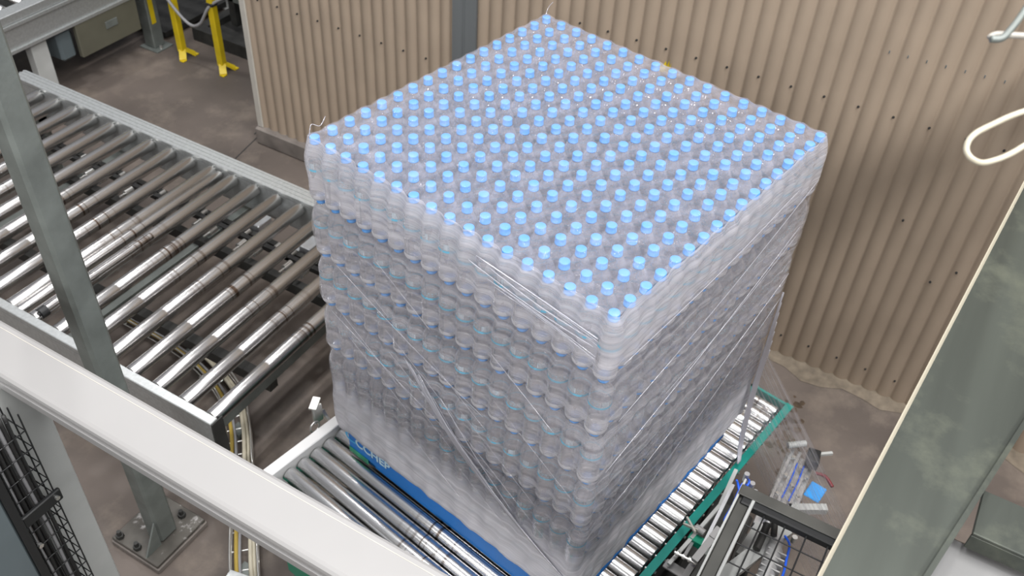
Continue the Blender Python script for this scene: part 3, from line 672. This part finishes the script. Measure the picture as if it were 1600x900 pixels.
with Part(pp, 'stripe', M_yellow) as b: b.box((2.76, 4.845, .2), (2.80, 4.85, 1.6), .001)
mc = thing('dark_machine', 'dark machine frame with rails in the shadows beyond yellow posts', 'machine', (4.6, 4.2, 0))
with Part(mc, 'base_frame', M_dark) as b:
    b.box((3.02, 2.2, .0), (3.10, 4.74, .10)); b.box((3.10, 2.2, 0), (5.2, 2.28, .10)); b.box((3.10, 4.66, 0), (5.2, 4.74, .10)); b.box((3.55, 2.28, 0), (3.63, 4.66, .10))
with Part(mc, 'darkening_plate', M_dark) as b: b.box((3.03, 2.21, .0), (5.19, 4.73, .05))  # dark sheet added to make the floor beyond the posts darker
with Part(mc, 'body', M_dark) as b: b.box((4.1, 2.3, .10), (5.2, 4.7, 1.6), .02)
with Part(mc, 'rail', M_galv) as b: b.box((3.22, 2.3, .30), (3.26, 4.72, .34)); b.box((3.3, 2.3, .55), (3.34, 4.72, .60))
for y in (2.6, 3.3, 3.9, 4.5):
    with Part(mc, 'upright', M_dark) as b: b.box((3.22, y-.03, .10), (3.28, y+.03, 1.3), .004)
with Part(mc, 'coupling', M_cableyel) as b: b.cyl((3.4, 4.42, .62), (3.4, 4.52, .62), .06, 12)

# ------------------------------------------------------------------ galvanised column with base plate beside the conveyor
gp = thing('steel_column', 'tall grey-green square steel column bolted to floor in front of the roller conveyor', 'column', (-.24, 1.74, 0))
with Part(gp, 'column', M_galv) as b: b.box((-.28, 1.69, .05), (-.186, 1.772, 3.1), .012); b.v = [(x, y+.0125*z, z) for x, y, z in b.v]
with Part(gp, 'base_plate', M_plate) as b: b.box((-.365, 1.63, .03), (-.095, 1.89, .05), .003)
with Part(gp, 'grout_pad', M_curb) as b: b.box((-.37, 1.625, 0), (-.09, 1.895, .03), .004)
for x, y in ((-.345, 1.76), (-.135, 1.72), (-.345, 1.86), (-.13, 1.86)):
    with Part(gp, 'anchor_bolt', M_dark) as b: b.cyl((x, y, .05), (x, y, .068), .017, 6); b.cyl((x, y, .068), (x, y, .09), .009, 10)
with Part(gp, 'gusset', M_galv) as b:
    b.add([(-.28, 1.692, .05), (-.36, 1.692, .05), (-.28, 1.692, .20), (-.28, 1.70, .05), (-.36, 1.70, .05), (-.28, 1.70, .20)], [(0, 1, 2), (5, 4, 3), (0, 3, 4, 1), (1, 4, 5, 2), (2, 5, 3, 0)])

# ------------------------------------------------------------------ cable tray on the floor
ct = thing('cable_tray', 'wire ladder cable tray with cables running across the floor under conveyor', 'cable tray', (.1, 1.6, .02))
path = [Vector(p) for p in ((-.42, 1.08, .05), (-.18, 1.33, .05), (.03, 1.52, .05), (.20, 1.70, .05), (.36, 1.86, .05), (.50, 2.05, .05), (.60, 2.40, .05), (.62, 2.9, .05))]
def off(d):
    out = []
    for i, p in enumerate(path):
        t = (path[min(i+1, len(path)-1)]-path[max(i-1, 0)]).normalized(); out.append(p+Vector((t.y, -t.x, 0))*d)
    return out
for d in (-.055, .055):
    with Part(ct, 'side_rail', M_bolt) as b: b.tube([p+Vector((0, 0, .03)) for p in off(d)], .0045, 8); b.tube([p-Vector((0, 0, .02)) for p in off(d)], .0035, 6)
L_, R_ = off(-.055), off(.055)
for i in range(len(path)-1):
    nn = max(2, int((path[i+1]-path[i]).length/.075))
    for q in range(nn):
        with Part(ct, 'rung', M_bolt) as b: b.cyl(L_[i].lerp(L_[i+1], q/nn)-Vector((0, 0, .02)), R_[i].lerp(R_[i+1], q/nn)-Vector((0, 0, .02)), .0035, 6)
for d, mm, rr_ in ((-.035, M_cableyel, .009), (-.018, M_cablegrey, .007), (.022, M_cablebeige, .010), (.038, M_cablebeige, .008)):
    nm = 'power_cable' if mm is M_cableyel else ('thin_cable' if mm is M_cablegrey else 'signal_cable')
    with Part(ct, nm, mm) as b: b.tube([p+Vector((0, .004*math.sin(i*2+d*90), -.005+.004*math.sin(i*3+d*50))) for i, p in enumerate(off(d))], rr_, 8)
with Part(ct, 'foot', M_galv) as b:
    for i in (1, 4, 6): b.box((path[i].x-.03, path[i].y-.03, 0), (path[i].x+.03, path[i].y+.03, .03))
solo('floor_bracket', M_rail, 'small bright steel bracket on floor in front of bolted column', 'bracket', lambda b: (b.box((-.30, 1.24, 0), (-.24, 1.32, .11), .004, R(12)), b.box((-.31, 1.22, .11), (-.23, 1.33, .118), .002, R(12))))

# ------------------------------------------------------------------ white beam across the foreground
BX0, BX1, BZ = -.745, -.612, 1.75
wbm = thing('guard_beam', 'long white box beam crossing the lower left foreground', 'beam', (-.66, .8, 1.60))
with Part(wbm, 'beam', M_white) as b:
    prof = [(BX1, BZ-.075), (BX1, BZ-.010), (BX1-.003, BZ-.003), (BX1-.010, BZ), (BX0+.016, BZ), (BX0+.008, BZ-.002), (BX0+.002, BZ-.008), (BX0, BZ-.016), (BX0, BZ-.024), (BX0+.006, BZ-.026), (BX0+.006, BZ-.031), (BX0-.003, BZ-.033), (BX0-.003, BZ-.043), (BX0+.005, BZ-.046), (BX0+.005, BZ-.075)]
    yA, yB = -1.4, 2.05; npf = len(prof)
    b.add([(x, yA, z) for x, z in prof]+[(x, yB, z) for x, z in prof], [(i, (i+1) % npf, npf+(i+1) % npf, npf+i) for i in range(npf)]+[tuple(range(npf))[::-1], tuple(range(npf, 2*npf))], False)
with Part(wbm, 'seam', M_trimw) as b: b.box((BX1-.022, yA, BZ-.0005), (BX1-.020, yB, BZ+.0006))
pw = thing('fence_post', 'broad pale grey upright standing under the white beam', 'post', (-.72, 1.40, 0))
with Part(pw, 'post', M_pale) as b: b.box((-.80, 1.34, .01), (-.648, 1.46, BZ-.075), .004)
with Part(pw, 'base_plate', M_galv) as b: b.box((-.83, 1.31, 0), (-.62, 1.49, .01), .002)
pw2 = thing('fence_post', 'pale grey upright carrying the near end of white beam', 'post', (-.66, -1.2, 0))
with Part(pw2, 'post', M_pale) as b: b.box((-.72, -1.26, 0), (-.60, -1.14, BZ-.075), .004)

# black wire basket with cables rising in front of the pale upright
wbk = thing('cable_basket', 'vertical black wire basket packed with dark cables at lower left', 'cable tray', (-.82, 1.29, 0))
bx0, bx1, by0, by1 = -.868, -.768, 1.245, 1.325
for (x, y) in ((bx0, by0), (bx0+.033, by0), (bx0+.066, by0), (bx1, by0), (bx1, by0+.04), (bx1, by1)):
    with Part(wbk, 'long_wire', M_black) as b: b.cyl((x, y, .05), (x, y, 1.66), .0022, 6)
z = .10
while z < 1.66:
    with Part(wbk, 'cross_wire', M_black) as b: b.tube([(bx0, by1, z), (bx0, by0, z), (bx1, by0, z), (bx1, by1, z)], .0022, 6, False)
    z += .068
for k in range(10):
    x = bx0+.014+.0125*(k % 6)+random.uniform(-.003, .003); y = by0+.022+.022*(k//6)+random.uniform(-.004, .004)
    with Part(wbk, 'cable', M_rubber if k % 3 else M_cablegrey) as b: b.tube([(x+random.uniform(-.004, .004), y+random.uniform(-.004, .004), .02+q*.235) for q in range(8)], .0055, 6)
with Part(wbk, 'clamp_bar', M_black) as b: b.box((bx0-.01, by0-.014, 1.300), (bx1+.012, by0-.002, 1.345), .003)
with Part(wbk, 'clamp_bolt', M_bolt) as b: b.cyl((bx1-.006, by0-.014, 1.325), (bx1-.006, by0-.022, 1.325), .007, 6)
with Part(wbk, 'clamp_bolt', M_bolt) as b: b.cyl((bx0+.004, by0-.002, 1.20), (bx0+.004, by0-.012, 1.20), .008, 6)
cab = thing('control_cabinet', 'blue-grey painted cabinet with black edge in the bottom left corner', 'cabinet', (-1.05, 1.3, 0))
with Part(cab, 'body', M_bluegrey) as b: b.box((-1.35, 1.22, .02), (-.905, 1.50, 1.62), .006)
with Part(cab, 'edge_strip', M_black) as b: b.box((-.905, 1.215, .02), (-.882, 1.50, 1.62), .002)
with Part(cab, 'plinth', M_black) as b: b.box((-1.34, 1.23, 0), (-.91, 1.49, .02))
with Part(cab, 'screw', M_bolt) as b: b.cyl((-.925, 1.22, 1.09), (-.925, 1.214, 1.09), .005, 8)

# ------------------------------------------------------------------ galvanised beam at right foreground
gb = thing('steel_beam', 'wide galvanised steel beam slanting across the right foreground', 'beam', (.4, -.75, 2.0))
def slab(b, x0, y0l, y0r, x1, y1l, y1r, z0, z1):
    vs = [(x0, y0l, z0), (x0, y0r, z0), (x1, y1r, z0), (x1, y1l, z0), (x0, y0l, z1), (x0, y0r, z1), (x1, y1r, z1), (x1, y1l, z1)]
    b.add(vs, [(3, 2, 1, 0), (4, 5, 6, 7), (0, 1, 5, 4), (1, 2, 6, 5), (2, 3, 7, 6), (3, 0, 4, 7)], False)
with Part(gb, 'web_plate', M_galv2) as b: slab(b, -.9, -.575, -.66, .30, -.6767, -.9038, 2.0, 2.05); slab(b, .30, -.6767, -.9038, 2.2, -.838, -1.065, 2.0, 2.05)
with Part(gb, 'lower_lip', M_cablebeige) as b: slab(b, -.9, -.567, -.576, 2.2, -.829, -.838, 1.99, 2.03)
with Part(gb, 'upper_lip', M_galv2) as b: slab(b, -.9, -.655, -.665, .30, -.8988, -.9088, 2.0, 2.062); slab(b, .30, -.8988, -.9088, 2.2, -1.060, -1.070, 2.0, 2.062)
gk = thing('steel_bracket', 'galvanised cross member joined to the beam in lower right corner', 'bracket', (0, -.95, 2.0))
with Part(gk, 'plate', M_galv2) as b: b.box((-.12, -1.35, 1.99), (.0, -.845, 2.0), .002); b.box((-.12, -1.35, 1.95), (-.115, -.845, 1.99), .001)
M_duct = mat('duct_grey', (.20, .20, .20), .45, 0)
solo('cable_duct', M_duct, 'smooth pale grey duct below the galvanised bracket in right corner', 'duct', lambda b: b.box((-.75, -1.35, 1.83), (-.075, -.68, 1.93), .02))

# ------------------------------------------------------------------ cable loops hanging at the top right
def at(u, v, t):                                     # a point t metres in front of the camera towards frame position (u, v)
    return camp+fw*t+rx*((u-800)/1478.5*t)+dn*((v-450)/1478.5*t)
solo('cable_loop', M_cablebeige, 'cream cable hanging in a loop at right edge of view', 'cable', lambda b: b.tube([at(1690, 150, 1.35), at(1600, 174, 1.3), at(1550, 195, 1.28), at(1520, 212, 1.27), at(1510, 232, 1.27), at(1520, 249, 1.27), at(1545, 253, 1.28), at(1600, 228, 1.3), at(1700, 150, 1.35)], .0042, 10))
solo('hook', M_trimw, 'short white hooked rod at upper right edge of view', 'hook', lambda b: b.tube([at(1546, 60, 1.2), at(1556, 54, 1.2), at(1580, 55, 1.2), at(1620, 58, 1.2), at(1700, 70, 1.2)], .0042, 10))
solo('grey_cable', M_galv, 'dark grey rod rising past the white hook at upper right', 'cable', lambda b: b.tube([at(1548, 61, 1.17), at(1565, 60, 1.17), at(1580, 45, 1.17), at(1600, 18, 1.17), at(1650, -60, 1.17)], .0045, 10))

# ------------------------------------------------------------------ wrapping carriage, lower right
CZ = 1.20
ca = thing('wrapping_carriage', 'film wrapping carriage with black mesh guard and aluminium arms', 'machine', (.3, -.55, 0))
with Part(ca, 'guard_frame', M_black) as b:
    b.box((.33, -.735, CZ-.03), (.385, -.375, CZ), .004); b.box((-.30, -.735, CZ-.03), (.385, -.668, CZ-.002), .004); b.box((-.32, -.80, CZ-.03), (-.28, -.36, CZ), .004)
with Part(ca, 'guard_top', M_motordark) as b: b.box((.352, -.70, CZ), (.392, -.36, CZ+.006), .002)
with Part(ca, 'side_sheet', M_motordark) as b: b.box((-.30, -.405, CZ-.55), (.39, -.365, CZ-.01), .004)
with Part(ca, 'side_trim', M_pale) as b: b.box((-.30, -.415, CZ-.012), (.36, -.405, CZ+.004), .002); b.box((-.30, -.365, CZ-.03), (.42, -.358, CZ), .001)
for k in range(4):
    with Part(ca, 'mesh_wire', M_black) as b: b.cyl((-.28, -.455-.065*k, CZ-.015), (.34, -.455-.065*k, CZ-.015), .0025, 6)
for k in range(9):
    with Part(ca, 'mesh_wire', M_black) as b: b.cyl((.27-.072*k, -.70, CZ-.015), (.27-.072*k, -.405, CZ-.015), .0025, 6)
with Part(ca, 'mast', M_dark) as b: b.box((-.34, -.92, 0), (-.24, -.82, 1.2), .006)
with Part(ca, 'base', M_dark) as b: b.box((-.36, -.90, 0), (.62, -.36, .14), .01)
for x, y in ((.36, -.72), (.36, -.39), (-.30, -.39)):
    with Part(ca, 'upright', M_black) as b: b.box((x-.018, y-.018, .14), (x+.018, y+.018, CZ-.03), .003)
with Part(ca, 'deck', M_motordark) as b: b.box((-.20, -.68, .74), (.34, -.41, .76), .004)
with Part(ca, 'diagonal_bar', M_pale) as b: b.beam((.44, -.525, 1.03), (.10, -.385, 1.03), .045, .02)
with Part(ca, 'upright_plate', M_pale) as b: b.beam((.44, -.455, .99), (.30, -.440, .99), .045, .015)
with Part(ca, 'arm', M_alu) as b: b.beam((-.05, -.50, .80), (.30, -.43, .80), .05, .03)
with Part(ca, 'motor', M_motor) as b: b.cyl((.16, -.530, 1.04), (.345, -.517, 1.04), .026, 18); b.cyl((.345, -.517, 1.04), (.385, -.514, 1.04), .021, 18); [b.beam((.17+.022*q, -.557, 1.04), (.17+.022*q, -.499, 1.04), .005, .05) for q in range(8)]
with Part(ca, 'cylinder', M_dark) as b: b.cyl((.30, -.470, 1.06), (.42, -.470, 1.07), .012, 12); b.cyl((.36, -.50, 1.08), (.43, -.48, 1.09), .010, 12)
with Part(ca, 'air_hose', M_bluehose) as b: b.tube([(.40, -.530, 1.05), (.37, -.552, 1.06), (.32, -.560, 1.06), (.26, -.568, 1.06), (.20, -.566, 1.06)], .004, 8)
with Part(ca, 'fitting', M_bolt) as b: b.cyl((.41, -.558, 1.03), (.41, -.558, 1.055), .009, 8); b.cyl((.395, -.470, 1.068), (.407, -.470, 1.069), .015, 12)
with Part(ca, 'film_roll', M_web_solid) as b: b.cyl((.70, -.76, .30), (.70, -.76, .82), .045, 24)
with Part(ca, 'roll_spindle', M_alu) as b: b.cyl((.70, -.76, .14), (.70, -.76, .90), .012, 12); b.box((.55, -.80, .12), (.76, -.72, .16), .004)

# film clamp and cut-off unit between turntable and carriage
cu = thing('clamp_unit', 'aluminium clamp arms and rods beside the teal turntable rail', 'machine', (.75, -.40, 0))
with Part(cu, 'column', M_dark) as b: b.box((.62, -.46, 0), (.72, -.38, .55), .006)
with Part(cu, 'plate', M_alu) as b: b.box((.95, -.53, .44), (1.26, -.41, .455), .003, R(2)); b.box((.86, -.47, .40), (.99, -.40, .44), .003)
for y in (-.425, -.455, -.50):
    with Part(cu, 'guide_rail', M_alu) as b: b.box((.90, y-.008, .455), (1.27, y+.008, .475), .002)
with Part(cu, 'stopper', M_black) as b: b.box((1.20, -.535, .475), (1.27, -.485, .53), .004, R(10))
with Part(cu, 'cross_arm', M_pale) as b: b.cyl((1.25, -.40, .50), (1.30, -.46, .50), .014, 12); b.beam((1.27, -.52, .50), (1.31, -.57, .50), .012, .012); b.beam((.98, -.50, .46), (1.06, -.63, .46), .03, .03)
for q in range(9):
    x, y = 1.22-.035*q, (-.44, -.48, -.515)[q % 3]
    with Part(cu, 'bolt', M_bolt) as b: b.cyl((x, y, .474), (x, y, .486), .008, 6)
for q in range(2):
    with Part(cu, 'air_line', M_bluehose) as b: b.tube([(1.20, -.462-.028*q, .48), (1.10, -.465-.028*q, .482), (1.0, -.462-.028*q, .48)], .003, 6)
with Part(cu, 'dark_void_block', M_dark) as b: b.box((.20, -.40, .20), (.80, -.235, .56), .01)  # dark block standing in for the black, unlit void behind the arms
with Part(cu, 'film_pole', M_pale) as b: b.beam((.83, -.281, .72), (.649, -.287, .72), .014, .014); b.beam((.649, -.287, .72), (.342, -.223, .70), .013, .013)
with Part(cu, 'guide_pole', M_alu) as b: b.beam((.72, -.300, .77), (.43, -.301, .755), .012, .012)
with Part(cu, 'swing_arm', M_pale) as b: b.beam((.587, -.365, .93), (.402, -.339, .90), .010, .014)
with Part(cu, 'arm_sleeve', M_white) as b: b.beam((.415, -.334, .89), (.294, -.307, .86), .024, .024); b.beam((.425, -.340, .896), (.385, -.331, .885), .032, .030)
with Part(cu, 'swing_block', M_galv) as b: b.beam((.318, -.330, .90), (.316, -.380, .90), .028, .016); b.beam((.315, -.358, .895), (.250, -.356, .85), .022, .016)
with Part(cu, 'gusset', M_white) as b: b.add([(.365, -.346, .86), (.405, -.364, .86), (.364, -.376, .86), (.365, -.346, .855), (.405, -.364, .855), (.364, -.376, .855)], [(0, 2, 1), (3, 4, 5), (0, 1, 4, 3), (1, 2, 5, 4), (2, 0, 3, 5)])
with Part(cu, 'cover_plate', M_white) as b: b.box((.345, -.292, .655), (.382, -.204, .665), .002, R(-6))
with Part(cu, 'end_tab', M_white) as b: b.beam((.285, -.296, .77), (.310, -.303, .81), .022, .016)
with Part(cu, 'shaft', M_bolt) as b: b.cyl((.372, -.225, .74), (.370, -.305, .74), .005, 10); [b.cyl((.372, -.232-.022*q, .74), (.372, -.240-.022*q, .74), .010, 10) for q in range(4)]
with Part(cu, 'link_rod', M_alu) as b: b.beam((.463, -.259, .70), (.380, -.258, .72), .011, .011)
with Part(cu, 'green_block', M_green) as b: b.beam((.483, -.240, .70), (.478, -.292, .70), .03, .03)
with Part(cu, 'white_tube', M_white) as b: b.cyl((.505, -.248, .74), (.497, -.285, .74), .012, 14)
with Part(cu, 'forked_lever', M_trimw) as b: b.beam((.531, -.206, .73), (.479, -.256, .745), .007, .010); b.beam((.500, -.206, .73), (.492, -.262, .745), .006, .010)
with Part(cu, 'knob', M_white) as b: b.lathe([(.006, 0), (.013, .004), (.015, .012), (.012, .020), (.005, .023)], 14, (.443, -.361, .85))
with Part(cu, 'air_hose', M_bluehose) as b:
    b.tube([(.70, -.325, .80), (.69, -.31, .84), (.69, -.315, .83), (.67, -.34, .80), (.69, -.36, .77), (.73, -.345, .78), (.70, -.33, .82), (.63, -.33, .78), (.58, -.325, .75), (.57, -.34, .72)], .004, 8)
    b.tube([(.75, -.34, .80), (.70, -.35, .84), (.66, -.335, .78), (.60, -.34, .76)], .004, 8)
with Part(cu, 'hose_fitting', M_alu) as b: b.cyl((.755, -.33, .78), (.755, -.33, .82), .010, 10); b.cyl((.735, -.36, .78), (.735, -.36, .81), .010, 10); b.cyl((.715, -.38, .76), (.715, -.38, .80), .009, 10)
solo('tag', M_bluetag, 'bright blue plastic tag lying on aluminium plate near brown floor', 'tag', lambda b: (b.box((1.075, -.60, .455), (1.16, -.535, .462), .004, R(-8))))
solo('red_strap', M_red, 'small dark red strap behind the blue plastic tag', 'strap', lambda b: b.tube([(1.20, -.54, .47), (1.20, -.58, .475), (1.17, -.62, .47)], .007, 8))
